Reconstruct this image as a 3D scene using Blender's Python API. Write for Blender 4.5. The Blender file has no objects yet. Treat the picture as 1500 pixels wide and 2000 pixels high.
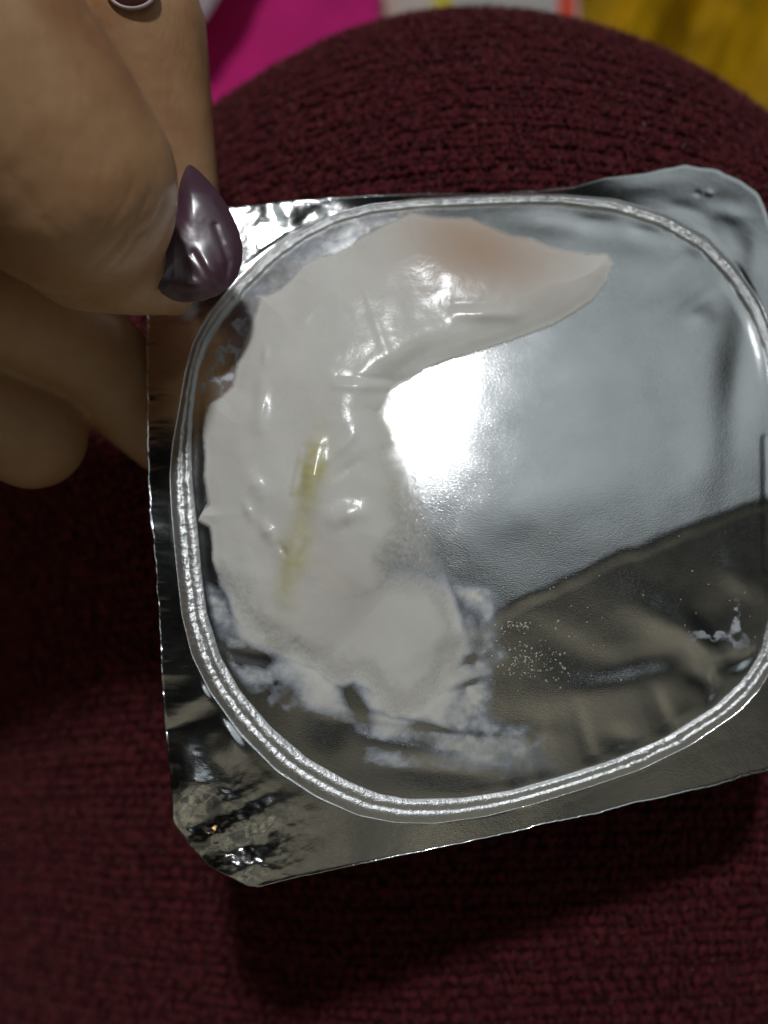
import bpy, bmesh, math, random
import numpy as np
from mathutils import Vector, Matrix
random.seed(7); rng = np.random.default_rng(7)
sc = bpy.context.scene
C = sc.collection

# ------------------------------------------------------------------ camera
D = 0.130                      # camera height above the middle of the lid
S = 0.000075                   # metres per photo pixel at z = 0
cam_d = bpy.data.cameras.new('camera'); cam = bpy.data.objects.new('camera', cam_d); C.objects.link(cam)
cam.location = (0, 0, D)
cam_d.sensor_fit = 'HORIZONTAL'; cam_d.sensor_width = 36
cam_d.lens = 36 * D / (1500 * S)
cam_d.clip_start = 0.005; cam_d.clip_end = 20
cam_d.dof.use_dof = True; cam_d.dof.focus_distance = 0.129; cam_d.dof.aperture_fstop = 12.5
sc.camera = cam

# ------------------------------------------------------------------ world + lamps
w = bpy.data.worlds.new('World'); sc.world = w; w.use_nodes = True
nt = w.node_tree; bg = nt.nodes['Background']
tc = nt.nodes.new('ShaderNodeTexCoord'); sp = nt.nodes.new('ShaderNodeSeparateXYZ'); cr = nt.nodes.new('ShaderNodeValToRGB')
mr = nt.nodes.new('ShaderNodeMapRange'); mr.inputs['From Min'].default_value = -1; mr.inputs['From Max'].default_value = 1
nt.links.new(tc.outputs['Generated'], sp.inputs[0]); nt.links.new(sp.outputs['Y'], mr.inputs['Value'])
nt.links.new(mr.outputs[0], cr.inputs[0])
cr.color_ramp.elements[0].position = .30; cr.color_ramp.elements[0].color = (.205, .197, .162, 1)
cr.color_ramp.elements[1].position = .48; cr.color_ramp.elements[1].color = (.008, .009, .009, 1)
nzw = nt.nodes.new('ShaderNodeTexNoise'); nzw.inputs['Scale'].default_value = 6.0; nzw.inputs['Detail'].default_value = 1.5; nzw.inputs['Roughness'].default_value = .45
nt.links.new(tc.outputs['Generated'], nzw.inputs['Vector'])
crw = nt.nodes.new('ShaderNodeValToRGB'); 
for k_, (p_, c_) in enumerate([(.37, (.08, .10, .14)), (.5, (.85, .86, .90)), (.63, (2.6, 2.45, 2.1))]):
    e_ = crw.color_ramp.elements[k_] if k_ < 2 else crw.color_ramp.elements.new(p_)
    e_.position = p_; e_.color = (*c_, 1)
nt.links.new(nzw.outputs['Fac'], crw.inputs[0])
mw = nt.nodes.new('ShaderNodeMix'); mw.data_type = 'RGBA'; mw.blend_type = 'MULTIPLY'; mw.inputs[0].default_value = 1      # noise added to the world for lighter and darker foil reflections
nt.links.new(cr.outputs[0], mw.inputs[6]); nt.links.new(crw.outputs[0], mw.inputs[7])
mrx = nt.nodes.new('ShaderNodeMapRange'); mrx.interpolation_type = 'SMOOTHSTEP'      # world dimmed towards the left, added to darken the fingers
mrx.inputs['From Min'].default_value = -1.0; mrx.inputs['From Max'].default_value = .05; mrx.inputs['To Min'].default_value = .12; mrx.inputs['To Max'].default_value = 1.1
nt.links.new(sp.outputs['X'], mrx.inputs['Value'])
mx2 = nt.nodes.new('ShaderNodeVectorMath'); mx2.operation = 'SCALE'; nt.links.new(mw.outputs[2], mx2.inputs[0]); nt.links.new(mrx.outputs[0], mx2.inputs['Scale'])
nt.links.new(mx2.outputs[0], bg.inputs['Color']); bg.inputs['Strength'].default_value = 0.5

def lamp(name, loc, target, size, power, col):
    l = bpy.data.lights.new(name, 'AREA'); l.shape = 'DISK'; l.size = size; l.energy = power; l.color = col
    o = bpy.data.objects.new(name, l); C.objects.link(o); o.location = loc
    o.rotation_euler = (Vector(target) - Vector(loc)).to_track_quat('-Z', 'Y').to_euler()
    return o
KEY = Vector((-0.02, 0.675, 0.735)).normalized() * 1.5
lamp('ceiling_lamp', KEY, (0, 0, 0), 0.12, 10.0, (.97, .98, 1.0))
lamp('sheen_fill', Vector((0.36, 0.60, 0.72)).normalized() * 1.6, (0, 0, 0), 1.6, 2.1, (.86, .96, 1.0))  # broad unseen fill, added for the grey sheen on the foil
lamp('warm_fill', (-0.75, 0.25, -0.02), (-0.05, 0.02, 0), 0.25, .45, (1.0, .62, .30))  # unseen fill light, added to put a warm tone on the fingers
sc.view_settings.view_transform = 'Standard'; sc.view_settings.look = 'None'
sc.view_settings.exposure = 0; sc.view_settings.gamma = 1

# ------------------------------------------------------------------ helpers
K = 0.27                       # the lid leans: its lower edge is nearer the camera
LX, LY = 930., 990.            # middle of the lid in photo pixels
def P(px, py, z):              # point seen at pixel px,py at height z
    t = (D - z) / D
    return np.stack([(np.asarray(px, float) - 750) * S * t, (1000 - np.asarray(py, float)) * S * t, z + 0 * t], -1)
def lid(px, py, h):            # point on the leaning lid, h metres above its plane
    px = np.asarray(px, float); py = np.asarray(py, float)
    Y = (1000 - py) * S; t = (D - h) / (D - K * Y)
    return np.stack([(px - 750) * S * t, Y * t, D * (1 - t)], -1)
def _hash(ix, iy, s):
    n = np.sin(ix * 127.1 + iy * 311.7 + s * 74.7) * 43758.5453
    return n - np.floor(n)
def vnoise(x, y, s=0):
    ix = np.floor(x); iy = np.floor(y); fx = x - ix; fy = y - iy
    fx = fx * fx * fx * (fx * (fx * 6 - 15) + 10); fy = fy * fy * fy * (fy * (fy * 6 - 15) + 10)
    a = _hash(ix, iy, s); b = _hash(ix + 1, iy, s); c = _hash(ix, iy + 1, s); d = _hash(ix + 1, iy + 1, s)
    return (a + (b - a) * fx + (c - a) * fy + (a - b - c + d) * fx * fy) * 2 - 1
def fbm(x, y, s=0, o=4):
    r = 0; a = 1; t = 0
    for i in range(o):
        r = r + a * vnoise(x + 17.3 * i, y - 9.1 * i, s + i); t += a; x = x * 2; y = y * 2; a *= .5
    return r / t
def sstep(a, b, v):
    t = np.clip((v - a) / (b - a), 0, 1); return t * t * (3 - 2 * t)
def sdpoly(px, py, poly):      # signed distance in px, positive inside
    poly = np.array(poly, float); n = len(poly)
    d = np.full(np.shape(px), 1e18); ins = np.zeros(np.shape(px), bool)
    for i in range(n):
        ax, ay = poly[i]; bx, by = poly[(i + 1) % n]
        ex, ey = bx - ax, by - ay; wx, wy = px - ax, py - ay
        t = np.clip((wx * ex + wy * ey) / (ex * ex + ey * ey + 1e-9), 0, 1)
        d = np.minimum(d, (wx - ex * t) ** 2 + (wy - ey * t) ** 2)
        c = ((ay > py) != (by > py)) & (px < (bx - ax) * (py - ay) / (by - ay + 1e-12) + ax)
        ins ^= c
    d = np.sqrt(d); return np.where(ins, d, -d)
def seg(px, py, ax, ay, bx, by):   # distance to a segment, and position along it
    ex, ey = bx - ax, by - ay
    t = np.clip(((px - ax) * ex + (py - ay) * ey) / (ex * ex + ey * ey), 0, 1)
    return np.hypot(px - ax - ex * t, py - ay - ey * t), t
def ga(px, py, x, y, sx, sy=None, ang=0):
    sy = sy or sx; c, s = math.cos(math.radians(ang)), math.sin(math.radians(ang))
    u = (px - x) * c + (py - y) * s; v = -(px - x) * s + (py - y) * c
    return np.exp(-.5 * ((u / sx) ** 2 + (v / sy) ** 2))
def polar(pts, cx, cy, n, smooth=3):
    p0 = np.array(pts, float); p1 = np.roll(p0, -1, 0); p = []
    for a_, b_ in zip(p0, p1):
        m_ = max(1, int(np.hypot(*(b_ - a_)) / 3)); p += [a_ + (b_ - a_) * k_ / m_ for k_ in range(m_)]
    p = np.array(p); th = np.arctan2(p[:, 1] - cy, p[:, 0] - cx); r = np.hypot(p[:, 0] - cx, p[:, 1] - cy)
    o = np.argsort(th); th = th[o]; r = r[o]
    th = np.concatenate([th - 2 * np.pi, th, th + 2 * np.pi]); r = np.tile(r, 3)
    q = np.linspace(-np.pi, np.pi, n, endpoint=False); R = np.interp(q, th, r)
    for _ in range(smooth): R = (np.roll(R, 1) + 2 * R + np.roll(R, -1)) / 4
    return q, R
def link(name, me, mat=None, parent=None, smooth=True):
    o = bpy.data.objects.new(name, me); C.objects.link(o)
    if mat: me.materials.append(mat)
    if smooth: me.polygons.foreach_set('use_smooth', [True] * len(me.polygons))
    if parent: o.parent = parent
    return o
def mesh_np(name, V, F):
    me = bpy.data.meshes.new(name); V = np.asarray(V, np.float32); F = np.asarray(F, np.int32)
    k = F.shape[1]
    me.vertices.add(len(V)); me.vertices.foreach_set('co', V.ravel())
    me.loops.add(F.size); me.loops.foreach_set('vertex_index', F.ravel())
    me.polygons.add(len(F)); me.polygons.foreach_set('loop_start', np.arange(0, F.size, k, dtype=np.int32))
    me.polygons.foreach_set('loop_total', np.full(len(F), k, np.int32))
    me.update(calc_edges=True); me.validate(); return me
def attr(me, name, v):
    a = me.attributes.new(name, 'FLOAT', 'POINT'); a.data.foreach_set('value', np.asarray(v, np.float32).ravel())
def grid_faces(nr, nc, wrap):
    i = np.arange(nr - 1)[:, None]; j = np.arange(nc if wrap else nc - 1)[None]
    j2 = (j + 1) % nc
    return np.stack([i * nc + j, i * nc + j2, (i + 1) * nc + j2, (i + 1) * nc + j], -1).reshape(-1, 4)
def up(F, V):                  # make faces look towards +z
    a, b, c = V[F[:, 0]], V[F[:, 1]], V[F[:, 2]]
    n = np.cross(b - a, c - a)[:, 2]
    return F[:, ::-1] if np.nanmean(n) < 0 else F
def empty(name, loc, label, cat):
    o = bpy.data.objects.new(name, None); C.objects.link(o); o.location = loc; o.empty_display_size = .01
    o['label'] = label; o['category'] = cat; return o
def child(o, root):            # keep world coordinates
    o.parent = root; o.matrix_parent_inverse = Matrix.Translation(-Vector(root.location)); return o

# ------------------------------------------------------------------ material helpers
def mat(name):
    m = bpy.data.materials.new(name); m.use_nodes = True; return m, m.node_tree, m.node_tree.nodes['Principled BSDF']
def N(nt, t, **k):
    n = nt.nodes.new(t)
    for a, b in k.items():
        if a in n.inputs: n.inputs[a].default_value = b
        else: setattr(n, a, b)
    return n
def L(nt, a, b): nt.links.new(a, b)
def coords(nt, scale=(1, 1, 1), rot=(0, 0, 0)):
    g = N(nt, 'ShaderNodeNewGeometry'); m = N(nt, 'ShaderNodeMapping')
    m.inputs['Scale'].default_value = scale; m.inputs['Rotation'].default_value = rot
    L(nt, g.outputs['Position'], m.inputs['Vector']); return m.outputs[0]
def noise(nt, vec, scale, detail=3, rough=.5, dist=0):
    n = N(nt, 'ShaderNodeTexNoise', Scale=scale, Detail=detail, Roughness=rough, Distortion=dist); L(nt, vec, n.inputs['Vector']); return n.outputs['Fac']
def bump(nt, h, dist, strength=1, prev=None):
    b = N(nt, 'ShaderNodeBump', Strength=strength, Distance=dist); L(nt, h, b.inputs['Height'])
    if prev is not None: L(nt, prev, b.inputs['Normal'])
    return b.outputs[0]
def ramp(nt, f, stops):
    r = N(nt, 'ShaderNodeValToRGB'); e = r.color_ramp.elements
    while len(e) > 1: e.remove(e[-1])
    e[0].position = stops[0][0]; e[0].color = (*stops[0][1], 1)
    for p, c in stops[1:]:
        x = e.new(p); x.color = (*c, 1)
    L(nt, f, r.inputs[0]); return r.outputs[0]

def foil_mat(name, rough, grain, crinkle, cscale=900):
    m, t, b = mat(name)
    b.inputs['Metallic'].default_value = 1
    v = coords(t, (1, 1.9, 1), (0, 0, math.radians(-20)))
    n1 = noise(t, v, 3400, 2, .6); n2 = noise(t, coords(t), cscale, 3, .6)
    nn = bump(t, n1, .00006 * grain, 1); nn = bump(t, n2, .0002 * crinkle, 1, nn)
    L(t, nn, b.inputs['Normal'])
    L(t, ramp(t, noise(t, coords(t), 120, 4), [(.3, (.80, .82, .82)), (.7, (.90, .91, .90))]), b.inputs['Base Color'])
    r = N(t, 'ShaderNodeMapRange'); r.inputs['To Min'].default_value = rough - .05; r.inputs['To Max'].default_value = rough + .06
    L(t, noise(t, coords(t), 260, 4), r.inputs['Value']); L(t, r.outputs[0], b.inputs['Roughness'])
    return m
M_PANEL = foil_mat('brushed_foil', .205, .48, .0)
M_FLANGE = foil_mat('flange_foil', .16, .35, .12, 500)
M_RING = foil_mat('knurled_foil', .49, .9, .9, 1500)

# ------------------------------------------------------------------ the foil lid
OUTLINE = [(300,425),(330,415),(400,410),(455,405),(520,397),(560,394),(640,387),(700,383),(790,380),(850,379),(950,377),(1050,374),(1120,366),
 (1180,347),(1250,340),(1300,330),(1340,321),(1400,331),(1450,352),(1480,376),(1492,395),(1503,430),(1520,500),(1545,600),(1562,700),(1575,850),
 (1585,1000),(1592,1150),(1595,1300),(1590,1400),(1578,1450),(1550,1485),(1500,1505),(1450,1518),(1400,1534),(1350,1545),(1300,1557),(1240,1567),(1170,1588),
 (1080,1606),(1000,1625),(900,1648),(800,1668),(700,1688),(600,1710),(550,1722),(503,1734),(480,1729),(450,1713),(420,1698),(395,1678),(370,1650),(350,1622),(338,1604),
 (335,1560),(331,1500),(327,1460),(322,1420),(318,1360),(315,1300),(310,1200),(304,1110),(299,1050),(293,1000),(290,940),(288,850),(287,750),(286,650),(287,550),(290,470)]
R_OUT = [(1050,379),(1100,380),(1200,389),(1300,420),(1380,464),(1440,525),(1485,592),(1512,660),(1535,760),(1545,880),(1548,1000),(1545,1120),(1535,1220),(1512,1300),(1480,1350),
 (1440,1392),(1350,1454),(1250,1503),(1150,1537),(1050,1568),(950,1594),(850,1608),(770,1606),(700,1592),(620,1556),(540,1503),(470,1432),(410,1350),(375,1280),
 (355,1200),(344,1100),(335,1000),(332,930),(337,870),(350,800),(362,730),(378,670),(410,612),(452,562),(505,506),(565,458),(635,422),(720,400),(820,388),(950,381)]
R_IN = [(1050,396),(1100,398),(1200,411),(1290,440),(1370,487),(1425,545),(1468,612),(1495,680),(1512,780),(1520,900),(1522,1000),(1518,1120),(1505,1210),(1488,1275),(1455,1325),
 (1400,1378),(1300,1440),(1200,1483),(1100,1515),(1000,1543),(900,1558),(800,1560),(740,1550),(680,1525),(600,1480),(530,1420),(470,1350),(430,1280),
 (405,1200),(394,1120),(387,1040),(380,980),(374,920),(374,850),(377,790),(386,720),(403,668),(438,615),(483,560),(535,510),(595,467),(660,434),(730,415),(820,405),(950,400)]
NT = 1500
TH, rO = polar(OUTLINE, LX, LY, NT, 2); _, rA = polar(R_OUT, LX, LY, NT, 14); _, rI = polar(R_IN, LX, LY, NT, 14)
rO = np.maximum(rO, rA + 3)
rO = rO + 1.2 * vnoise(np.arange(NT) / 9., np.zeros(NT), 3) + .6 * vnoise(np.arange(NT) / 3., np.zeros(NT), 4)
CT, ST = np.cos(TH), np.sin(TH)

def h_common(x, y):            # slow waves of the whole sheet, in mm
    h = 0.28 * fbm(x / 330., y / 330., 11, 2)
    # the right side and the far corner turn up / down a little
    h += -4.5 * sstep(850, 1650, x) * sstep(1000, 1750, y)
    q = np.hypot(x - 840, y - 810) * .075; h += -.27 * (np.sqrt(q * q + 30. ** 2) - 30.)      # the sheet bulges
    d = (x - 930) * .40 + (y - 1205) * .917 + 14 * np.sin((x - 930) / 170.) + 5 * fbm(x / 60., y / 60., 8, 2)     # px below the fold
    p = np.clip(d, 0, 420); h += -sstep(640, 1030, x) * (.0150 * p - .000016 * p * p) * sstep(-2, 40, d)
    h += -0.9 * ga(x, y, 950, 330, 230, 60)
    return h
def h_panel(x, y):
    h = h_common(x, y)
    # soft dents in the upper right
    for (gx, gy, sx, sy, a, am) in [(1165,435,26,14,0,.10),(1260,450,22,12,10,.11),(1370,585,40,14,-30,-.14),(1300,600,60,16,-20,.07),(1370,620,18,14,0,.09),
        (1445,720,28,120,8,-.30),(1230,470,60,20,10,-.08),(1345,500,34,12,-35,.08),(1180,700,90,60,20,.10),(1330,800,50,70,10,-.10),(1060,440,50,14,5,-.08),
        (1240,800,40,60,60,-.06),(1100,980,120,40,-20,.10),(1010,1060,50,40,0,-.05),(1400,880,30,60,20,.10)]:
        h += 2 * am * ga(x, y, gx, gy, sx, sy, a)
    # dents in the dark lower right
    for (gx, gy, sx, sy, a, am) in [(1435,1290,34,15,-10,-.42),(1360,1320,24,14,35,-.30),(1385,1345,10,28,0,-.22),(1310,1215,80,26,28,.36),(1380,1265,44,16,45,.30),
        (1120,1275,60,26,25,-.20),(1250,1290,60,22,-15,-.25),(1180,1345,100,26,-8,.24),(1290,1390,14,40,-20,-.22),(1205,1440,26,18,10,-.20),(1145,1450,12,40,-15,-.16),
        (1420,1390,26,30,30,.20),(1340,1420,20,26,-10,.18),(1450,1130,40,22,35,.26),(1400,1200,22,60,30,-.14),(1060,1470,14,40,-8,-.14),(1010,1500,14,30,0,-.16),(960,1440,70,14,-3,.16),
        (800,1440,110,12,14,-.20),(850,1505,70,18,5,-.22),(700,1450,40,26,30,.08),(640,1420,30,22,40,-.25),(560,1340,22,40,-30,.22),(500,1280,40,16,15,-.25),(470,1200,18,60,-20,.15)]:
        h += 1.6 * am * ga(x, y, gx, gy, sx, sy, a)
    # pressed channels beside the bead, left and right
    for (ax, ay, bx, by, wd) in [(389,775,385,985,9),(400,1045,412,1125,11),(1500,860,1502,1110,10)]:
        dd, _ = seg(x, y, ax, ay, bx, by); h += (-.07 + .006 * (x - ax)) * sstep(wd + 8, wd - 8, dd)
    h += .05 * fbm(x / 90., y / 90., 21, 2) + .004 * fbm(x / 16., y / 16., 22, 2)
    return h
def h_flange(x, y, f):         # f: 0 at the bead, 1 at the cut edge
    h = h_common(x, y)
    th = np.arctan2(y - LY, x - LX)
    left = sstep(470, 380, x)
    h += left * .22 * f * fbm(y / 22., x / 90., 31, 3)                      # flutes on the left edge
    h += left * .7 * f * fbm(y / 85., x / 160., 32, 2)
    h += 1.3 * ga(x, y, 395, 1455, 60, 34, -25) - .8 * ga(x, y, 372, 1415, 46, 16, -15) + .30 * ga(x, y, 385, 1360, 60, 14, -30)
    h += -.5 * ga(x, y, 440, 1590, 70, 13, -24) + .8 * ga(x, y, 455, 1618, 60, 16, -26) - .6 * ga(x, y, 460, 1655, 60, 14, -22) + .3 * ga(x, y, 470, 1700, 40, 14, -20)
    h += (.032 * (y - 1490) - .022 * (x - 400)) * np.exp(-(((x - 405) / 75.) ** 4 + ((y - 1495 + .35 * (x - 405)) / 62.) ** 4)) * left
    h += -.020 * (y - 1620) * ga(x, y, 440, 1625, 60, 34, -24) + .016 * (x - 420) * ga(x, y, 400, 1640, 34, 60)
    h += .95 * fbm(x / 44., y / 34., 33, 4) * ga(x, y, 430, 1640, 90, 70)
    h += .05 * fbm((x + .35 * y) / 45., y / 300., 34, 2) * sstep(1500, 1600, y)                    # faint flutes along the bottom
    # upper left, crumpled under the nail
    h += sstep(780, 600, x) * sstep(560, 460, y) * (.27 * np.clip(np.hypot(x - 840, y - 810) * .075 - 32.5, 0, 20) + .17 * fbm(x / 38., y / 30., 35, 3) + .25 * ga(x, y, 540, 430, 28, 14, 50) - .3 * ga(x, y, 560, 420, 14, 24, 0) + .3 * ga(x, y, 615, 425, 22, 16, 0))
    # upper right corner
    for (gx, gy, sx, sy, a, am) in [(1340,408,26,10,15,.16),(1405,392,30,14,0,.14),(1385,440,16,30,-30,.12),(1440,470,16,30,-30,.16),(1430,420,18,10,10,-.16),(1470,520,20,30,0,-.2),(1250,365,60,12,-8,-.10),(1385,377,5,4,0,-.12),(1362,378,4,4,0,.1)]:
        h += am * ga(x, y, gx, gy, sx, sy, a)
    h += -2.2 * np.clip(f, 0, 1) * ga(x, y, 960, 375, 150, 40)                                      # turned down behind the bead
    h += np.where(f > .0, .10 * np.exp(-((1 - f) * 30) ** 2), 0)
    return h
lid_root = empty('foil_lid', lid(LX, LY, 0).tolist(), 'crinkled silver foil lid, peeled off its pot, with raised oval bead and yogurt on it', 'foil lid')
# inner panel
NRp = 230
rr = np.linspace(0.0001, 1, NRp)[:, None]
X = LX + rr * rI * CT; Y = LY + rr * rI * ST
Hp = h_panel(X, Y)
edge = sstep(.96, 1, rr + 0 * X)
hb = h_common(X, Y)
Hp = Hp * (1 - edge) + hb * edge
Z = lid(X, Y, Hp * 1e-3)
Vp = Z.reshape(-1, 3); Fp = up(grid_faces(NRp, NT, True), Vp)
me = mesh_np('inner_panel', Vp, Fp); o = link('inner_panel', me, M_PANEL); child(o, lid_root)
PX, PY, PH = X, Y, Hp
# bead
NB = 26; u = np.linspace(0, 1, NB)[:, None]
RW = rA - rI
X = LX + (rI + u * RW) * CT; Y = LY + (rI + u * RW) * ST
prof = 0.95 * np.exp(-np.abs((u - .27) / .19) ** 2.6) + 1.1 * np.exp(-np.abs((u - .70) / .19) ** 2.6) + .35 * np.sin(np.pi * u) ** .6
arc = np.cumsum(np.hypot(np.diff(LX + rA * CT, append=LX + rA[0] * CT[0]), np.diff(LY + rA * ST, append=LY + rA[0] * ST[0])))
kn = np.abs(vnoise(arc[None] / 7. + 2.0 * u, u * 3 + 0 * arc[None], 41)) * .15 + .08 * vnoise(arc[None] / 3.5, u * 7 + 0 * arc[None], 42) + .10 * vnoise(arc[None] / 16 + 4 * u, u * 5 + 0 * arc[None], 43)
amp = 1 + .25 * vnoise(arc / 120., np.zeros(NT), 44)
quiet = 1 - .72 * sstep(1480, 1560, LY + rA * ST)       # smoother along the bottom
hB = h_common(X, Y) + prof * amp * .50 * (1 - .35 * quiet * 0) + .9 * kn * quiet * np.sin(np.pi * u) ** .5 + .02
hB[0] -= .1; hB[-1] -= .1
Z = lid(X, Y, hB * 1e-3); V = Z.reshape(-1, 3)
me = mesh_np('sealing_bead', V, up(grid_faces(NB, NT, True), V)); o = link('sealing_bead', me, M_RING); child(o, lid_root)
# flange
NF = 70; f = np.linspace(0, 1, NF)[:, None] ** .9
X = LX + (rA + f * (rO - rA)) * CT; Y = LY + (rA + f * (rO - rA)) * ST
hF = h_flange(X, Y, f)
k = sstep(.12, 0, f); hF = hF * (1 - k) + h_common(X, Y) * k
Z = lid(X, Y, hF * 1e-3); V = Z.reshape(-1, 3)
me = mesh_np('flange', V, up(grid_faces(NF, NT, True), V)); o = link('flange', me, M_FLANGE); child(o, lid_root)
s = o.modifiers.new('thickness', 'SOLIDIFY'); s.thickness = .00018; s.offset = -1

# ------------------------------------------------------------------ yogurt
def yog_mat(name, film):
    m, t, b = mat(name)
    b.inputs['Roughness'].default_value = .22 if not film else .35
    b.inputs['IOR'].default_value = 1.40
    if not film:
        b.inputs['Subsurface Weight'].default_value = .35; b.inputs['Subsurface Radius'].default_value = (1, .8, .6); b.inputs['Subsurface Scale'].default_value = .0012
    a = N(t, 'ShaderNodeAttribute'); a.attribute_name = 'tint'
    y = N(t, 'ShaderNodeAttribute'); y.attribute_name = 'yellow'
    base = ramp(t, noise(t, coords(t), 90, 3), [(.3, (.72, .705, .655)), (.7, (.80, .79, .74))]) if not film else ramp(t, noise(t, coords(t), 140, 4), [(.3, (.72, .77, .86)), (.7, (.88, .90, .90))])
    if film:
        c0 = N(t, 'ShaderNodeAttribute'); c0.attribute_name = 'cover'
        base = ramp(t, c0.outputs['Fac'], [(.15, (.58, .64, .76)), (.5, (.76, .79, .83)), (.9, (.84, .83, .77))])
    m1 = N(t, 'ShaderNodeMix', data_type='RGBA'); L(t, a.outputs['Fac'], m1.inputs[0]); L(t, base, m1.inputs[6]); m1.inputs[7].default_value = (.56, .42, .32, 1)
    m2 = N(t, 'ShaderNodeMix', data_type='RGBA'); L(t, y.outputs['Fac'], m2.inputs[0]); L(t, m1.outputs[2], m2.inputs[6]); m2.inputs[7].default_value = (.60, .565, .27, 1)
    L(t, m2.outputs[2], b.inputs['Base Color'])
    nn = bump(t, noise(t, coords(t), 500, 2, .5), .00010, .25)
    L(t, bump(t, noise(t, coords(t), 2400, 2, .5), .00004, .4, nn), b.inputs['Normal'])
    c = N(t, 'ShaderNodeAttribute'); c.attribute_name = 'cover'
    tr = N(t, 'ShaderNodeBsdfTransparent'); mx = N(t, 'ShaderNodeMixShader')
    # fine breakup of the thin edge
    nz = noise(t, coords(t), 500 if film else 1500, 4, .65)
    ad = N(t, 'ShaderNodeMath', operation='MULTIPLY_ADD'); ad.inputs[1].default_value = .9; ad.inputs[2].default_value = -.45; L(t, nz, ad.inputs[0])
    # breakup strength fades where cover is 0 or 1
    inv = N(t, 'ShaderNodeMath', operation='SUBTRACT'); inv.inputs[0].default_value = 1; L(t, c.outputs['Fac'], inv.inputs[1])
    q = N(t, 'ShaderNodeMath', operation='MULTIPLY'); L(t, c.outputs['Fac'], q.inputs[0]); L(t, inv.outputs[0], q.inputs[1])
    q2 = N(t, 'ShaderNodeMath', operation='MULTIPLY'); L(t, q.outputs[0], q2.inputs[0]); q2.inputs[1].default_value = 4
    q3 = N(t, 'ShaderNodeMath', operation='MULTIPLY_ADD', use_clamp=True); L(t, ad.outputs[0], q3.inputs[0]); L(t, q2.outputs[0], q3.inputs[1]); L(t, c.outputs['Fac'], q3.inputs[2])
    L(t, q3.outputs[0], mx.inputs[0]); L(t, tr.outputs[0], mx.inputs[1]); L(t, b.outputs[0], mx.inputs[2])
    L(t, mx.outputs[0], t.nodes['Material Output'].inputs['Surface'])
    return m
M_YOG = yog_mat('yogurt', False); M_FILM = yog_mat('thin_milk', True)
YX, YY = 620., 650.
YOUT = [(700,462),(740,442),(775,425),(800,412),(850,421),(920,423),(960,440),(1000,458),(1040,463),(1080,480),(1120,488),(1150,493),(1190,492),(1201,515),(1190,550),(1160,588),(1120,615),(1080,638),(1000,668),(940,688),
 (880,705),(835,722),(800,748),(768,765),(785,810),(812,880),(832,950),(850,1020),(868,1085),(884,1140),(905,1200),(920,1260),(895,1320),(870,1360),(820,1400),(760,1410),(735,1385),(712,1350),(690,1338),(668,1345),(640,1345),(610,1315),
 (565,1298),(525,1275),(492,1262),(466,1238),(450,1205),(438,1160),(428,1145),(422,1120),(412,1095),(412,1060),(408,1030),(384,1018),(382,998),(405,985),(402,965),(396,930),(398,890),(394,850),(398,815),(408,785),(432,772),(452,752),
 (462,705),(480,650),(498,608),(505,585),(478,578),(520,574),(545,562),(565,545),(590,515),(625,498),(655,492),(685,478)]
NY = 1500
tq, rY = polar(YOUT, YX, YY, NY, 1); rY = rY + 2.0 * vnoise(np.arange(NY) / 5., np.zeros(NY), 51) + 1.5 * vnoise(np.arange(NY) / 2., np.zeros(NY), 52)
NRy = 280; rr = np.linspace(.0001, 1, NRy)[:, None]
X = YX + rr * rY * np.cos(tq); Y = YY + rr * rY * np.sin(tq)
RIGHT = [(768,765),(790,820),(812,880),(832,950),(850,1020),(868,1085),(884,1140),(905,1200),(920,1260),(895,1320),(870,1360),(820,1400),(760,1410),(1200,1500),(1200,765)]
thick = [(768,752),(722,800),(742,870),(750,950),(742,1050),(706,1140),(640,1215),(590,1265),(520,1262),(380,1240),(380,560),(700,400),(1230,400),(1215,600),(1000,680),(860,722)]
dE = sdpoly(X, Y, YOUT); dT = sdpoly(X, Y, thick)
body = sstep(0, 80, dE) ** .8 * sstep(-70, 60, dT)
hY = .05 + .30 * sstep(0, 28, dE) * sstep(-60, 0, dT) + 1.55 * body
hY += body * (.36 * fbm(X / 120., Y / 120., 61, 2) + .09 * fbm(X / 48., Y / 48., 63, 2) + .012 * fbm(X / 24., Y / 24., 62, 2) + .0045 * np.clip(X - 400, 0, 330) * sstep(620, 800, Y) - .0025 * (Y - 650))
def ridge(ax, ay, bx, by, wd, am):
    d, t = seg(X, Y, ax, ay, bx, by); return am * np.exp(-(d / wd) ** 2) * (1 - .5 * np.abs(2 * t - 1))
hY += ridge(660, 736, 765, 742, 8, -.16) + ridge(655, 750, 770, 757, 11, .30)
hY += ridge(770, 740, 850, 668, 22, -.30) + ridge(800, 735, 900, 690, 16, .32)
hY += ridge(890, 612, 1000, 614, 14, .50) + ridge(890, 594, 990, 594, 9, -.14)
hY += ridge(512, 745, 506, 835, 13, .48) + ridge(520, 680, 517, 705, 7, .28)
hY += ridge(568, 950, 592, 880, 9, -.22) + ridge(575, 985, 603, 900, 8, -.2) + ridge(617, 870, 603, 985, 22, 1.15) + ridge(590, 880, 572, 960, 6, .3)
hY += ridge(640, 900, 690, 850, 12, .28) + ridge(655, 930, 700, 900, 10, -.18)
hY += ridge(655, 1010, 705, 1000, 20, .55) + ridge(660, 1040, 690, 1020, 12, -.2)
hY += ridge(490, 930, 510, 960, 16, .5) + ridge(480, 985, 490, 1010, 9, .36) + ridge(515, 1025, 530, 1050, 13, .55)
hY += ridge(585, 1020, 560, 1170, 19, .6) + ridge(548, 1065, 556, 1082, 6, -.35) + ridge(575, 1110, 600, 1060, 9, -.2)
hY += ridge(590, 545, 608, 552, 9, .2) + ridge(730, 625, 755, 690, 12, .10) + ridge(690, 500, 760, 700, 9, .07)
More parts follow.
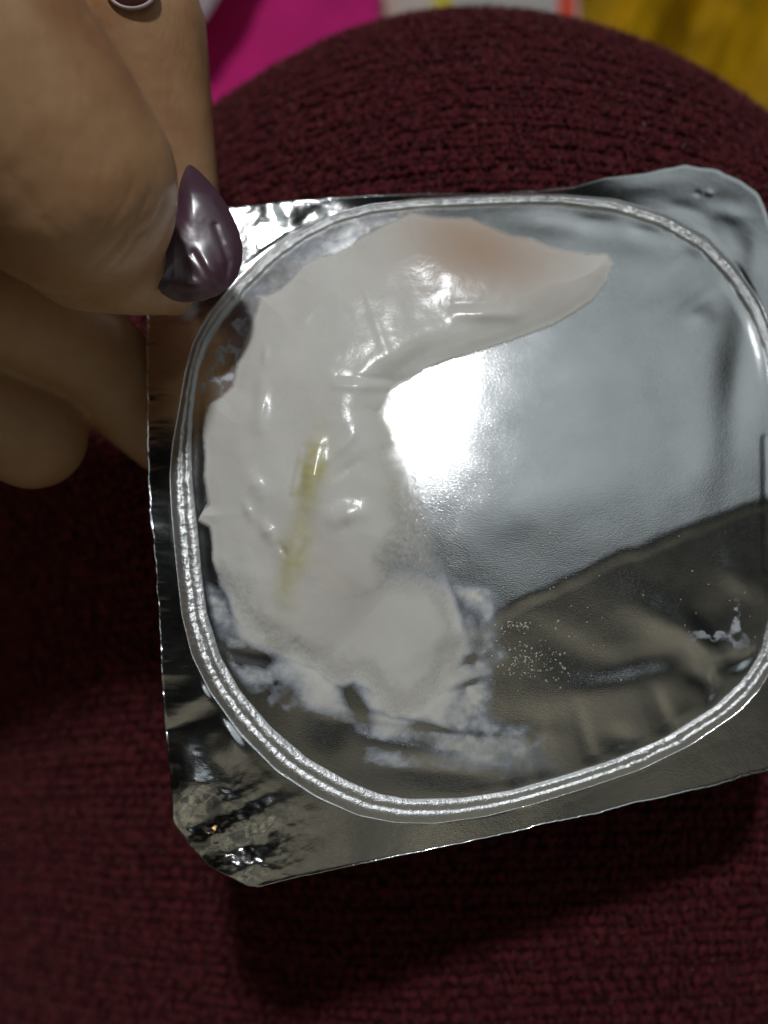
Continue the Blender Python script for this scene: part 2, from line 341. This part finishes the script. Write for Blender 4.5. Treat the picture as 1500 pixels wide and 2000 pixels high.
hY += .009 * fbm(X / 9., Y / 9., 65, 2) * body
hY += ga(X, Y, 820, 445, 14, 10) * .18 + ga(X, Y, 930, 440, 12, 8) * .18 + ga(X, Y, 615, 640, 90, 160, 10) * .35
hY += ga(X, Y, 1000, 540, 110, 55, 5) * .4
cover = np.maximum(sstep(-2, 9, dE) * sstep(-75, 10, dT + 26 * fbm(X / 60., Y / 60., 66, 3)), 0)
rim = sdpoly(X, Y, RIGHT)
thin = (.34 + .62 * sstep(-80, 15, dT + 20 * fbm(X / 60., Y / 80., 67, 3))) * sstep(-4, 40, dE + 8 * fbm(X / 30., Y / 30., 68, 3)) * (1 + .12 * fbm(X / 70., Y / 90., 64, 3))
low = sstep(1080, 1180, Y)
cover *= 1 - low * (1 - sstep(0, 70, dE + 22 * fbm(X / 45., Y / 45., 70, 3)))
thin = np.where(low > 0, np.maximum(thin * (1 - low), low * sstep(0, 70, dE + 22 * fbm(X / 45., Y / 45., 70, 3))), thin)
cover = np.clip(np.maximum(cover, thin), 0, 1)
hY += .4 * ga(X, Y, 940, 500, 110, 44, 6)
tint = .92 * ga(X, Y, 945, 502, 105, 52, 5) + .35 * ga(X, Y, 880, 440, 70, 30, 5) + .18 * ga(X, Y, 640, 1130, 60, 60)
wx = X + 9 * fbm(X / 26., Y / 26., 75, 3)
wx = wx + 0
yel = np.clip(1.25 * ga(wx, Y, 611, 920, 17, 46, 9) + .12 * ga(wx, Y, 590, 985, 13, 26, 20), 0, .9) + np.clip(.85 * ga(wx, Y, 583, 1060, 18, 36, 12) + .7 * ga(wx, Y, 562, 1135, 16, 40, 6), 0, .62)
yel *= .85 + .45 * fbm(X / 20., Y / 20., 76, 3)
yel = np.clip(yel, 0, 1) + .34 * sstep(20, -60, dT) * sstep(1200, 900, Y) * sstep(60, 0, np.abs(dT))
ph = h_panel(X, Y)
# the thick mass bridges small dents of the foil
base_h = h_common(X, Y) * body + ph * (1 - body)
Z = lid(X, Y, (base_h + np.maximum(hY, .05 + .10 * sstep(0, 12, dE))) * 1e-3); V = Z.reshape(-1, 3)
yroot = empty('yogurt_smear', lid(YX, YY, 0).tolist(), 'thick glossy off-white yogurt smear with yellowish streak on the foil lid', 'yogurt')
me = mesh_np('thick_layer', V, up(grid_faces(NRy, NY, True), V)); attr(me, 'cover', cover); attr(me, 'tint', tint); attr(me, 'yellow', yel)
child(link('thick_layer', me, M_YOG), yroot)
# thin film on the lower panel
X, Y = PX, PY
dO = sdpoly(X, Y, YOUT)
band = sdpoly(X, Y, [(395,1130),(470,1240),(640,1340),(760,1400),(900,1330),(930,1220),(880,1130),(990,1190),(960,1280),(930,1380),(980,1420),(1060,1445),(1040,1500),(900,1520),(760,1500),(640,1480),(520,1380),(420,1250)])
n1 = fbm(X / 55., Y / 40., 71, 5); n2 = fbm(X / 18., Y / 18., 72, 4)
fc = sstep(-25, 25, band + 26 * n1) * (.55 + .5 * n1 + .35 * n2)
core = sdpoly(X, Y, [(440,1190),(560,1240),(640,1300),(760,1350),(850,1200),(870,1150),(905,1185),(935,1205),(942,1245),(925,1290),(940,1320),(905,1370),(890,1410),(960,1432),(1015,1441),(900,1448),(820,1425),(760,1462),(712,1458),(705,1410),(640,1412),(590,1400),(545,1350),(500,1300),(450,1240)])
fc = np.maximum(fc, sstep(-14, 34, core + 12 * n1) * (.94 + .06 * n2))
for (gx, gy, sx, sy, a, am) in [(490,1283,42,13,8,1.3),(690,1365,14,34,-35,1.2),(640,1440,50,26,20,1.1),(560,1350,26,26,0,.7),(830,1470,110,14,10,.8),(800,1530,120,20,5,.9),(650,1490,50,24,30,.9),
        (905,1290,26,6,-12,.9),(915,1335,24,5,-20,.7),(905,1215,8,26,-20,.5),(870,1240,14,50,-12,.35),(780,1402,60,5,14,.55),(880,1428,90,5,6,.5)]:
    fc -= am * ga(X, Y, gx, gy, sx, sy, a)
fc = np.maximum(fc, .62 * sstep(.0, .5, n2 + .1) * sstep(0, 22, 36 - np.abs(dO + 20)) * sstep(520, 460, X) * sstep(560, 600, Y) * sstep(790, 740, Y))      # frosty crystals upper left
fc = np.maximum(fc, .45 * sstep(-.2, .6, n1) * sstep(60, 20, np.abs(dO + 14)) * sstep(760, 700, X) * sstep(620, 560, Y))
fc = np.maximum(fc, .55 * sstep(.1, .6, n2 + .3 * n1) * ga(X, Y, 1420, 1200, 60, 45, -50) * 1.3)
fc = np.maximum(fc, .8 * sstep(3, 0, np.abs(seg(X, Y, 760, 1412, 985, 1442)[0])) * .0 + .50 * ga(X, Y, 960, 1478, 60, 16, 5) * (1 + n1))
fc = np.maximum(fc, .88 * sstep(1080, 1180, Y) * sstep(-5, 15, dO) * sstep(260, 160, dO))
fc = np.where(dO > 260, 0, np.where((dO > 40) & (Y < 1060), 0, fc))
fc = np.where(dO > 260, 0, np.clip(fc, 0, .93))
for (ax, ay, bx, by, wd) in [(389,775,385,985,9),(400,1045,412,1125,11)]:
    fc *= sstep(wd - 3, wd + 3, seg(X, Y, ax, ay, bx, by)[0])
fc *= sstep(1.0, .97, np.linspace(0.0001, 1, NRp)[:, None] + 0 * X)
Z = lid(X, Y, (PH + .03 + .12 * fc * sstep(12, -6, dO)) * 1e-3)
V = Z.reshape(-1, 3); F = up(grid_faces(NRp, NT, True), V)
on = fc > .012
lab = np.where(on, np.arange(fc.size).reshape(fc.shape) + 1, 0)
for _ in range(4000):                              # label the connected patches
    q = lab.copy()
    for k in range(6):
        q = np.maximum(q, np.roll(q, 1, 1)); q = np.maximum(q, np.roll(q, -1, 1))
        q[1:] = np.maximum(q[1:], q[:-1]); q[:-1] = np.maximum(q[:-1], q[1:]); q = np.where(on, q, 0)
    if (q == lab).all(): break
    lab = q
fl = lab.ravel()[F]; same = (fl.min(1) == fl.max(1)) & (fl.min(1) > 0)
for u_ in np.unique(lab[lab > 0]):
    G = F[same & (fl[:, 0] == u_)]
    if len(G) < 250: continue
    idx = np.unique(G); mp = -np.ones(len(V), int); mp[idx] = np.arange(len(idx))
    me = mesh_np('thin_film', V[idx], mp[G]); attr(me, 'cover', fc.ravel()[idx]); attr(me, 'tint', idx * 0); attr(me, 'yellow', idx * 0)
    child(link('thin_film', me, M_FILM), yroot)
# dried specks
M_SPK, t, b = mat('dried_speck'); b.inputs['Base Color'].default_value = (.6, .6, .5, 1); b.inputs['Roughness'].default_value = .4
bm = bmesh.new()
for i in range(230):
    if i < 150: x, y = random.gauss(1035, 45), random.gauss(1290, 26)
    elif i < 190: x, y = random.gauss(1010, 20), random.gauss(1222, 8)
    else: x, y = random.uniform(950, 1480), random.gauss(1190, 60)
    hh = float(h_panel(np.array([x]), np.array([y]))[0])
    c = lid(x, y, (hh + .03) * 1e-3)
    bmesh.ops.create_icosphere(bm, subdivisions=1, radius=random.choice((.00006, .00008, .0001, .00015)), matrix=Matrix.Translation(c.tolist()) @ Matrix.Diagonal((1, random.uniform(.7, 1.6), .7, 1)))
me = bpy.data.meshes.new('dried_specks'); bm.to_mesh(me); bm.free()
o = link('dried_specks', me, M_SPK); child(o, yroot); o['kind'] = 'stuff'

# ------------------------------------------------------------------ hand
def skin_mat():
    m, t, b = mat('skin')
    v = coords(t)
    L(t, ramp(t, noise(t, v, 60, 4, .6), [(.3, (.40, .20, .098)), (.5, (.50, .285, .148)), (.75, (.59, .375, .215))]), b.inputs['Base Color'])
    b.inputs['Roughness'].default_value = .38; b.inputs['Subsurface Weight'].default_value = .25
    b.inputs['Subsurface Radius'].default_value = (1, .35, .15); b.inputs['Subsurface Scale'].default_value = .003
    n1 = noise(t, coords(t, (1, .3, 1), (0, 0, math.radians(-38))), 900, 3, .6)
    n2 = noise(t, coords(t, (1, .22, 1), (0, 0, math.radians(-30))), 260, 2, .5, .6)
    vo = N(t, 'ShaderNodeTexVoronoi', Scale=2200); L(t, v, vo.inputs['Vector'])
    nn = bump(t, n2, .0002, .2); nn = bump(t, n1, .00022, .5, nn); nn = bump(t, vo.outputs['Distance'], .00004, .35, nn)
    L(t, nn, b.inputs['Normal']); return m
M_SKIN = skin_mat()
hand_root = empty('hand', P(-300, 350, -.01).tolist(), 'hand with long glossy purple nail, pinching the upper left of the foil lid', 'hand')
hbm = bmesh.new()
def ball(c, r, sc3=(1, 1, 1)):
    bmesh.ops.create_icosphere(hbm, subdivisions=3, radius=1, matrix=Matrix.Translation(c) @ Matrix.Diagonal((r * sc3[0], r * sc3[1], r * sc3[2], 1)))
def chain(pts):                # (px, py, z mm, r mm)
    q = [(Vector(P(a, b_, c * 1e-3).tolist()), r * 1e-3) for a, b_, c, r in pts]
    for (p0, r0), (p1, r1) in zip(q[:-1], q[1:]):
        n = max(2, int((p1 - p0).length / .0024))
        for i in range(n + 1):
            k = i / n; ball(p0.lerp(p1, k), r0 + (r1 - r0) * k)
chain([(-900,100,10,22),(-420,-60,26,20),(-60,120,24,15.8),(60,260,20,14.8),(128,352,17,14.2),(150,388,13,13.0),(172,464,7.5,10.2),(262,545,0,5.4),(335,572,-5,3.6)])   # thumb
chain([(-880,60,-22,14),(-250,-330,-22,10),(200,-200,-16,9.6),(278,60,-16,10.6),(318,290,-20,9.0),(345,400,-22,7.6)])                      # index finger
chain([(-900,420,-4,18),(-320,460,2,12),(-20,585,-6,9.6),(170,690,-18,9.3),(330,840,-29,8.2)])                          # middle finger
chain([(-920,620,-10,16),(-420,640,-4,12),(-140,735,-8,9.8),(62,850,-16,9.0)])                                                # ring finger
chain([(-900,150,6,28),(-950,520,0,26)])
me = bpy.data.meshes.new('hand_skin'); hbm.to_mesh(me); hbm.free()
o = link('hand_skin', me, M_SKIN); child(o, hand_root)
r = o.modifiers.new('skin', 'REMESH'); r.mode = 'VOXEL'; r.voxel_size = .00055; r.use_smooth_shade = True
sm = o.modifiers.new('smooth', 'SMOOTH'); sm.factor = .5; sm.iterations = 18
bpy.context.view_layer.update()
me2 = bpy.data.meshes.new_from_object(o.evaluated_get(bpy.context.evaluated_depsgraph_get()))
o.modifiers.clear(); o.data = me2
if not me2.materials: me2.materials.append(M_SKIN)
nv = len(me2.vertices); co = np.empty(nv * 3, np.float32); me2.vertices.foreach_get('co', co); co = co.reshape(-1, 3).astype(float)
nr_ = np.empty(nv * 3, np.float32); me2.vertex_normals.foreach_get('vector', nr_); nr_ = nr_.reshape(-1, 3)
tt = (D - co[:, 2]) / D; hx = 750 + co[:, 0] / (S * tt); hy = 1000 - co[:, 1] / (S * tt)
disp = np.zeros(nv); front = (co[:, 2] > -.004) & (nr_[:, 2] > 0)
hxx = hx + 7 * fbm(hx / 30., hy / 30., 95, 3); hyy = hy + 7 * fbm(hx / 30., hy / 30., 96, 3)
for line, wd, am in [([(292,372),(262,430),(222,480),(180,522)],3.2,-.16),([(318,392),(288,446),(244,492),(214,534)],3.0,-.18),([(262,350),(232,420),(190,470)],4,-.10),
        ([(335,410),(306,462),(270,512)],2.6,-.14),([(312,490),(286,528),(250,560)],2.2,-.12),([(300,520),(262,522),(225,508)],2.2,-.10),([(298,540),(258,548),(214,545)],2.2,-.12),
        ([(300,560),(262,572),(220,578)],2.2,-.09),([(240,395),(205,455),(150,500)],5,-.08),([(60,200),(120,330),(150,420)],7,-.08),([(120,120),(180,220),(230,330)],8,-.07),([(10,330),(80,420),(160,500)],8,-.07),
        ([(325,440),(300,480),(290,515)],2.2,-.12),([(345,350),(322,400),(300,430)],2.4,-.10),([(70,660),(120,640),(170,600)],5,-.1)]:
    for (a0, b0_), (a1, b1_) in zip(line[:-1], line[1:]):
        dd, _ = seg(hxx, hyy, a0, b0_, a1, b1_); disp = np.minimum(disp, am * np.exp(-(dd / wd) ** 2)) 
disp += .035 * fbm((hxx * .8 + hyy * .6) / 5., (hyy * .8 - hxx * .6) / 26., 97, 3) * np.exp(-((hx - 285) ** 2 + (hy - 500) ** 2) / 95. ** 2)
disp += .05 * fbm(hx / 60., hy / 60., 98, 3)
disp *= front
co += nr_ * (disp * 1e-3)[:, None]
me2.vertices.foreach_set('co', co.astype(np.float32).ravel()); me2.update()
# nail
NAIL = [(366,318),(385,330),(403,348),(424,372),(442,398),(456,425),(467,452),(474,482),(473,512),(465,538),(450,560),(425,577),(395,588),(360,591),(338,587),(316,574),(304,548),(309,508),(320,470),(336,430),(345,395),(352,355)]
nx, ny = 385., 470.; NN = 260
qn, rN = polar(NAIL, nx, ny, NN, 3); NR = 70; rr = np.linspace(.0001, 1, NR)[:, None]
X = nx + rr * rN * np.cos(qn); Y = ny + rr * rN * np.sin(qn)
dn = sdpoly(X, Y, NAIL)
zb = -.6 + 1.4 * np.clip((470 - X) / 130., 0, 1) + 3.2 * np.logaddexp(0, (338 - X) / 9.) * 9 / 45. - 2.0 * sstep(380, 300, Y)
hN = zb + 1.7 * (1 - rr ** 3.4) + .010 * (Y - 470) 
dg, _ = seg(X, Y, 378, 495, 428, 570); hN += -.2 * np.exp(-(dg / 8) ** 2)
dg, _ = seg(X, Y, 420, 440, 446, 510); dg2, _ = seg(X, Y, 446, 510, 436, 565); dg = np.minimum(dg, dg2); hN += -.2 * np.exp(-(dg / 7) ** 2)
hN += .85 * ga(X, Y, 408, 528, 16, 30, -25) + .7 * ga(X, Y, 372, 560, 30, 15, 20) + .03 * fbm(X / 22., Y / 22., 81, 2) + .3 * ga(X, Y, 390, 400, 30, 50, 30)
Z = P(X, Y, hN * 1e-3); V = Z.reshape(-1, 3)
M_NAIL, t, b = mat('purple_polish'); b.inputs['Base Color'].default_value = (.085, .040, .060, 1); b.inputs['Roughness'].default_value = .36
b.inputs['Coat Weight'].default_value = .9; b.inputs['Coat Roughness'].default_value = .22
L(t, bump(t, noise(t, coords(t, (1, .5, 1)), 900, 2), .00004, .3), b.inputs['Normal'])
me = mesh_np('thumbnail', V, up(grid_faces(NR, NN, True), V)); o = link('fingernail', me, M_NAIL); child(o, hand_root)
s = o.modifiers.new('t', 'SOLIDIFY'); s.thickness = .0008; s.offset = -1
# second nail, half out of frame, dark polish with a pale rim
M_RNG, t, b = mat('pale_rim'); b.inputs['Base Color'].default_value = (.62, .50, .50, 1); b.inputs['Roughness'].default_value = .35
c0 = Vector(P(258, -22, -5.2e-3).tolist())
M_DK, t, b = mat('dark_red_polish'); b.inputs['Base Color'].default_value = (.06, .012, .010, 1); b.inputs['Roughness'].default_value = .35
bm = bmesh.new(); bmesh.ops.create_uvsphere(bm, u_segments=40, v_segments=20, radius=1, matrix=Matrix.Translation(c0) @ Matrix.Diagonal((.0037, .0030, .0007, 1)))
me = bpy.data.meshes.new('second_nail'); bm.to_mesh(me); bm.free()
nail2 = link('fingernail', me, M_DK); child(nail2, hand_root); nail2['label'] = 'dark red nail with pale rim at the top edge of the picture'
bm = bmesh.new(); n = 64
vs = []
for i in range(n):
    a = 2 * math.pi * i / n; rw = []
    for j in range(8):
        p_ = 2 * math.pi * j / 8; R_ = .0037 + .00035 * math.cos(p_)
        rw.append(bm.verts.new(c0 + Vector((R_ * math.cos(a), R_ * math.sin(a) * .80, .0003 * math.sin(p_)))))
    vs.append(rw)
for i in range(n):
    for j in range(8): bm.faces.new((vs[i][j], vs[(i + 1) % n][j], vs[(i + 1) % n][(j + 1) % 8], vs[i][(j + 1) % 8]))
me = bpy.data.meshes.new('nail_rim'); bm.to_mesh(me); bm.free()
o = link('nail_rim', me, M_RNG); o.parent = nail2

# ------------------------------------------------------------------ knitted cloth over a rounded knee
KX, KYc, KR, KH = .0165, .008, .112, .075       # centre, radius, half height
KZ0 = -.024
def knit_z(xn, y):
    dy = np.maximum(y - KYc, 0)
    q = np.clip(xn ** 2 + (dy / KR) ** 2, 0, 1)
    return KZ0 + .17 * np.minimum(y, 0) - .58 * np.logaddexp(0, (-.012 - KR * xn) / .008) * .008 - KH * (1 - np.sqrt(np.maximum(1 - q ** 1.35, 0)))
def knit_pt(a, v):             # a: angle across (-pi/2..pi/2), v: 0 bottom .. 1 far edge
    x = KR * np.sin(a)
    yt = KYc + np.sqrt(np.maximum(KR ** 2 - x ** 2, 0))
    yb = -.125 + .13 * x - .9 * x * x
    # spread so that rows keep even spacing over the rounded end
    vv = np.sin(np.clip(v, 0, 1) * 1.47) / math.sin(1.47)
    y = yb + (yt - yb) * vv
    return np.stack([x * (1 + np.where(a < 0, .60, .35) * (1 - np.clip(v, 0, 1)) ** np.where(a < 0, .6, 1.5)) + KX, y, knit_z(np.sin(a) + 0 * y, y)], -1)
def knit_mat(name, dark):
    m, t, b = mat(name)
    v = coords(t)
    L(t, ramp(t, noise(t, v, 420, 4, .75), [(.30, (.028, .002, .004)), (.5, (.095, .008, .013)), (.66, (.145, .020, .026)), (.86, (.24, .12, .09))] if not dark else [(.3, (.03, .003, .005)), (.7, (.07, .008, .012))]), b.inputs['Base Color'])
    b.inputs['Roughness'].default_value = .9; b.inputs['Sheen Weight'].default_value = .05 if not dark else 0; b.inputs['Sheen Roughness'].default_value = .5
    b.inputs['Specular IOR Level'].default_value = .2
    L(t, bump(t, noise(t, v, 3500, 3, .6), .0003, .8), b.inputs['Normal']); return m
M_KNIT = knit_mat('maroon_yarn', False); M_KBASE = knit_mat('maroon_backing', True)
kroot = empty('knitted_cloth', (KX, 0, KZ0), 'dark maroon ribbed knitted cloth stretched over a rounded knee beneath the foil lid', 'knitted cloth')
a = np.linspace(-1.52, 1.52, 160)[None]; v = np.linspace(0, 1, 200)[:, None]
V = knit_pt(a + 0 * v, v + 0 * a); V[..., 2] -= .00045; V = V.reshape(-1, 3)
me = mesh_np('backing', V, up(grid_faces(200, 160, False), V)); child(link('backing', me, M_KBASE), kroot)
# stitches
rows = 150; cols = 400
A_, V_ = np.meshgrid((np.arange(cols) + .5) / cols * 2.96 - 1.48, (np.arange(rows) + .5) / rows)
A_ = A_ + rng.normal(0, .0022, A_.shape); V_ = V_ + rng.normal(0, .0006, V_.shape) + .0022 * fbm(A_ * 9, V_ * 30, 91, 3)
ctr = knit_pt(A_, V_); e = 1e-3
da = knit_pt(A_ + e, V_) - ctr; dv = knit_pt(A_, V_ + e) - ctr
lw = np.linalg.norm(da, axis=-1) / e * (2.96 / cols); lh = np.linalg.norm(dv, axis=-1) / e / rows
ta = da / np.linalg.norm(da, axis=-1, keepdims=True); nz_ = np.cross(ta, dv); nz_ /= np.linalg.norm(nz_, axis=-1, keepdims=True); tv = np.cross(nz_, ta)
ok = (lw < .004) & (lh < .006) & (lh > .0003)
scv, sta, stv, snz, slw, slh = ctr[ok], ta[ok], tv[ok], nz_[ok], lw[ok], lh[ok]
col_i = np.broadcast_to(np.arange(cols), ok.shape)[ok]
n = len(scv)
slant = .15 + rng.normal(0, .30, n)
# unit ellipsoid
bmu = bmesh.new(); bmesh.ops.create_uvsphere(bmu, u_segments=8, v_segments=6, radius=1); bmesh.ops.triangulate(bmu, faces=bmu.faces[:])
U = np.array([vv.co[:] for vv in bmu.verts]); UF = np.array([[q.index for q in ff.verts] for ff in bmu.faces]); bmu.free()
# long axis = z of the sphere
cs, sn = np.cos(slant), np.sin(slant)
la = stv * cs[:, None] + sta * sn[:, None]; sa = sta * cs[:, None] - stv * sn[:, None]
hl = (slh * .50 * rng.uniform(.8, 1.2, n))[:, None]; hw = (slw * .60 * rng.uniform(.75, 1.15, n))[:, None]; hz = (np.full(n, .00044) * rng.uniform(.6, 1.25, n))[:, None]
row_i = np.broadcast_to(np.arange(rows)[:, None], ok.shape)[ok]
lift = (rng.normal(0, .00020, n) + np.where((row_i + (3 * fbm(scv[:, 0] * 30, scv[:, 1] * 30, 92, 2)).astype(int) * 0) % 3 == 0, -.00036, .00008) * (1 + .8 * fbm(scv[:, 0] * 60, scv[:, 1] * 60, 93, 2)))[:, None]
VV = (scv + snz * lift)[:, None] + U[None, :, 2:3] * (la * hl)[:, None] + U[None, :, 0:1] * (sa * hw)[:, None] + U[None, :, 1:2] * (snz * hz)[:, None]
VV += rng.normal(0, .00011, VV.shape)
FF = (UF[None] + (np.arange(n) * len(U))[:, None, None]).reshape(-1, 3)
me = mesh_np('stitches', VV.reshape(-1, 3), FF); o = link('stitches', me, M_KNIT); child(o, kroot); o['kind'] = 'stuff'
# loose fibres
nf = 150000; si = rng.integers(0, n, nf)
b0 = scv[si] + sta[si] * rng.normal(0, .0007, (nf, 1)) + stv[si] * rng.normal(0, .001, (nf, 1)) + snz[si] * .0006
dirn = rng.normal(0, 1, (nf, 3)) * .45 + snz[si] * .35 + stv[si] * np.where(rng.random((nf, 1)) < .5, 1., -.8); dirn /= np.linalg.norm(dirn, axis=1, keepdims=True)
ln = rng.uniform(.0007, .0022, (nf, 1)); wv = np.cross(dirn, rng.normal(0, 1, (nf, 3))); wv /= np.linalg.norm(wv, axis=1, keepdims=True); wv *= .000026 * np.exp(rng.normal(0, .45, (nf, 1)))
mid = b0 + dirn * ln * .5 + wv * 6 * rng.normal(0, 1, (nf, 1))
tip = b0 + dirn * ln + rng.normal(0, .00025, (nf, 3))
VV = np.stack([b0 - wv, b0 + wv, mid + wv * .8, mid - wv * .8, tip], 1).reshape(-1, 3)
k = (np.arange(nf) * 5)[:, None]
FF = np.concatenate([k + np.array([[0, 1, 2]]), k + np.array([[0, 2, 3]]), k + np.array([[3, 2, 4]])])
M_FIB, t, b = mat('maroon_fibre'); L(t, ramp(t, noise(t, coords(t), 900, 2), [(.4, (.14, .014, .02)), (.6, (.24, .05, .05)), (.7, (.5, .34, .26))]), b.inputs['Base Color']); b.inputs['Roughness'].default_value = .7
me = mesh_np('fibres', VV, FF); o = link('fibres', me, M_FIB); child(o, kroot); o['kind'] = 'stuff'

# ------------------------------------------------------------------ things far behind the knee
def cloth(name, poly, z, mtl, label, cat, fold=.004, fs=30., slope=(0, 0), ang=0):
    xs = [p[0] for p in poly]; ys = [p[1] for p in poly]
    nxg, nyg = 90, 60
    # quad patch from four corners
    (ax, ay), (bx, by), (cx, cy), (dx, dy) = poly
    u, v = np.meshgrid(np.linspace(0, 1, nxg), np.linspace(0, 1, nyg))
    px = (ax * (1 - u) + bx * u) * (1 - v) + (dx * (1 - u) + cx * u) * v
    py = (ay * (1 - u) + by * u) * (1 - v) + (dy * (1 - u) + cy * u) * v
    px = px + 8 * vnoise(py / 60., py * 0, 5) * (1 - np.abs(2 * u - 1)) ** 0
    c, s = math.cos(math.radians(ang)), math.sin(math.radians(ang))
    q = (px * c + py * s); h = fold * (fbm(q / fs, (px * -s + py * c) / (fs * 7), int(abs(ax)) % 50, 3)) + slope[0] * (u - .5) + slope[1] * (v - .5)
    V = P(px, py, z + h).reshape(-1, 3)
    me = mesh_np(name, V, up(grid_faces(nyg, nxg, False), V)); o = link(name, me, mtl)
    s = o.modifiers.new('t', 'SOLIDIFY'); s.thickness = .0012; s.offset = -1
    if label: o['label'] = label; o['category'] = cat
    return o
def plain(name, col, rough=.8, var=.15):
    m, t, b = mat(name)
    L(t, ramp(t, noise(t, coords(t), 40, 4), [(.3, tuple(c * (1 - var) for c in col)), (.7, tuple(min(1, c * (1 + var)) for c in col))]), b.inputs['Base Color'])
    b.inputs['Roughness'].default_value = rough; b.inputs['Specular IOR Level'].default_value = .12
    L(t, bump(t, noise(t, coords(t), 1800, 2), .0004, .5), b.inputs['Normal']); return m
cloth('magenta_cloth', [(180,-130),(745,-130),(752,330),(180,420)], -.32, plain('magenta', (.60, .02, .20)), 'flat bright magenta cloth behind the knitted cloth and fingers', 'cloth', .001, 90, (0, 0))
cloth('grey_cloth', [(330,-160),(520,-160),(400,42),(335,42)], -.29, plain('pale_grey', (.42, .36, .40)), 'pale lilac-grey cloth lying across the corner of the magenta cloth', 'cloth', .001, 60)
pm, t, b = mat('striped_print')
sx = N(t, 'ShaderNodeSeparateXYZ'); L(t, coords(t, (1, 1, 1), (0, 0, 0)), sx.inputs[0])
mrn = N(t, 'ShaderNodeMapRange'); mrn.inputs['From Min'].default_value = -.10; mrn.inputs['From Max'].default_value = .17; L(t, sx.outputs['X'], mrn.inputs['Value'])
st = ramp(t, mrn.outputs[0], [(.36, (.62, .40, .30)), (.41, (.60, .50, .46)), (.46, (.62, .54, .46)), (.472, (.66, .56, .05)), (.50, (.62, .50, .04)), (.512, (.46, .48, .47)), (.66, (.50, .47, .44)), (.705, (.44, .48, .48)), (.715, (.75, .07, .02)), (.742, (.72, .08, .03)), (.752, (.56, .62, .66)), (1, (.56, .62, .66))])
L(t, st, b.inputs['Base Color']); b.inputs['Roughness'].default_value = .8
cloth('striped_cloth', [(690,-130),(1180,-130),(1200,260),(690,260)], -.34, pm, 'pale cloth with red, pink and yellow stripes behind the top of the knitted cloth', 'cloth', .003, 60)
cloth('golden_cloth', [(1130,-130),(1700,-130),(1700,420),(1160,330)], -.30, plain('golden', (.40, .22, .002), .6, .35), 'crumpled golden yellow cloth behind the right of the knitted cloth', 'cloth', .05, 160, (0, 0), 25)
ground = bpy.data.meshes.new('ground'); g = .9
ground.from_pydata([(-g, -g, -.5), (g, -g, -.5), (g, g, -.5), (-g, g, -.5)], [], [(0, 1, 2, 3)])
o = link('floor', ground, plain('floor_grey', (.10, .09, .08)), None, False); o['kind'] = 'structure'
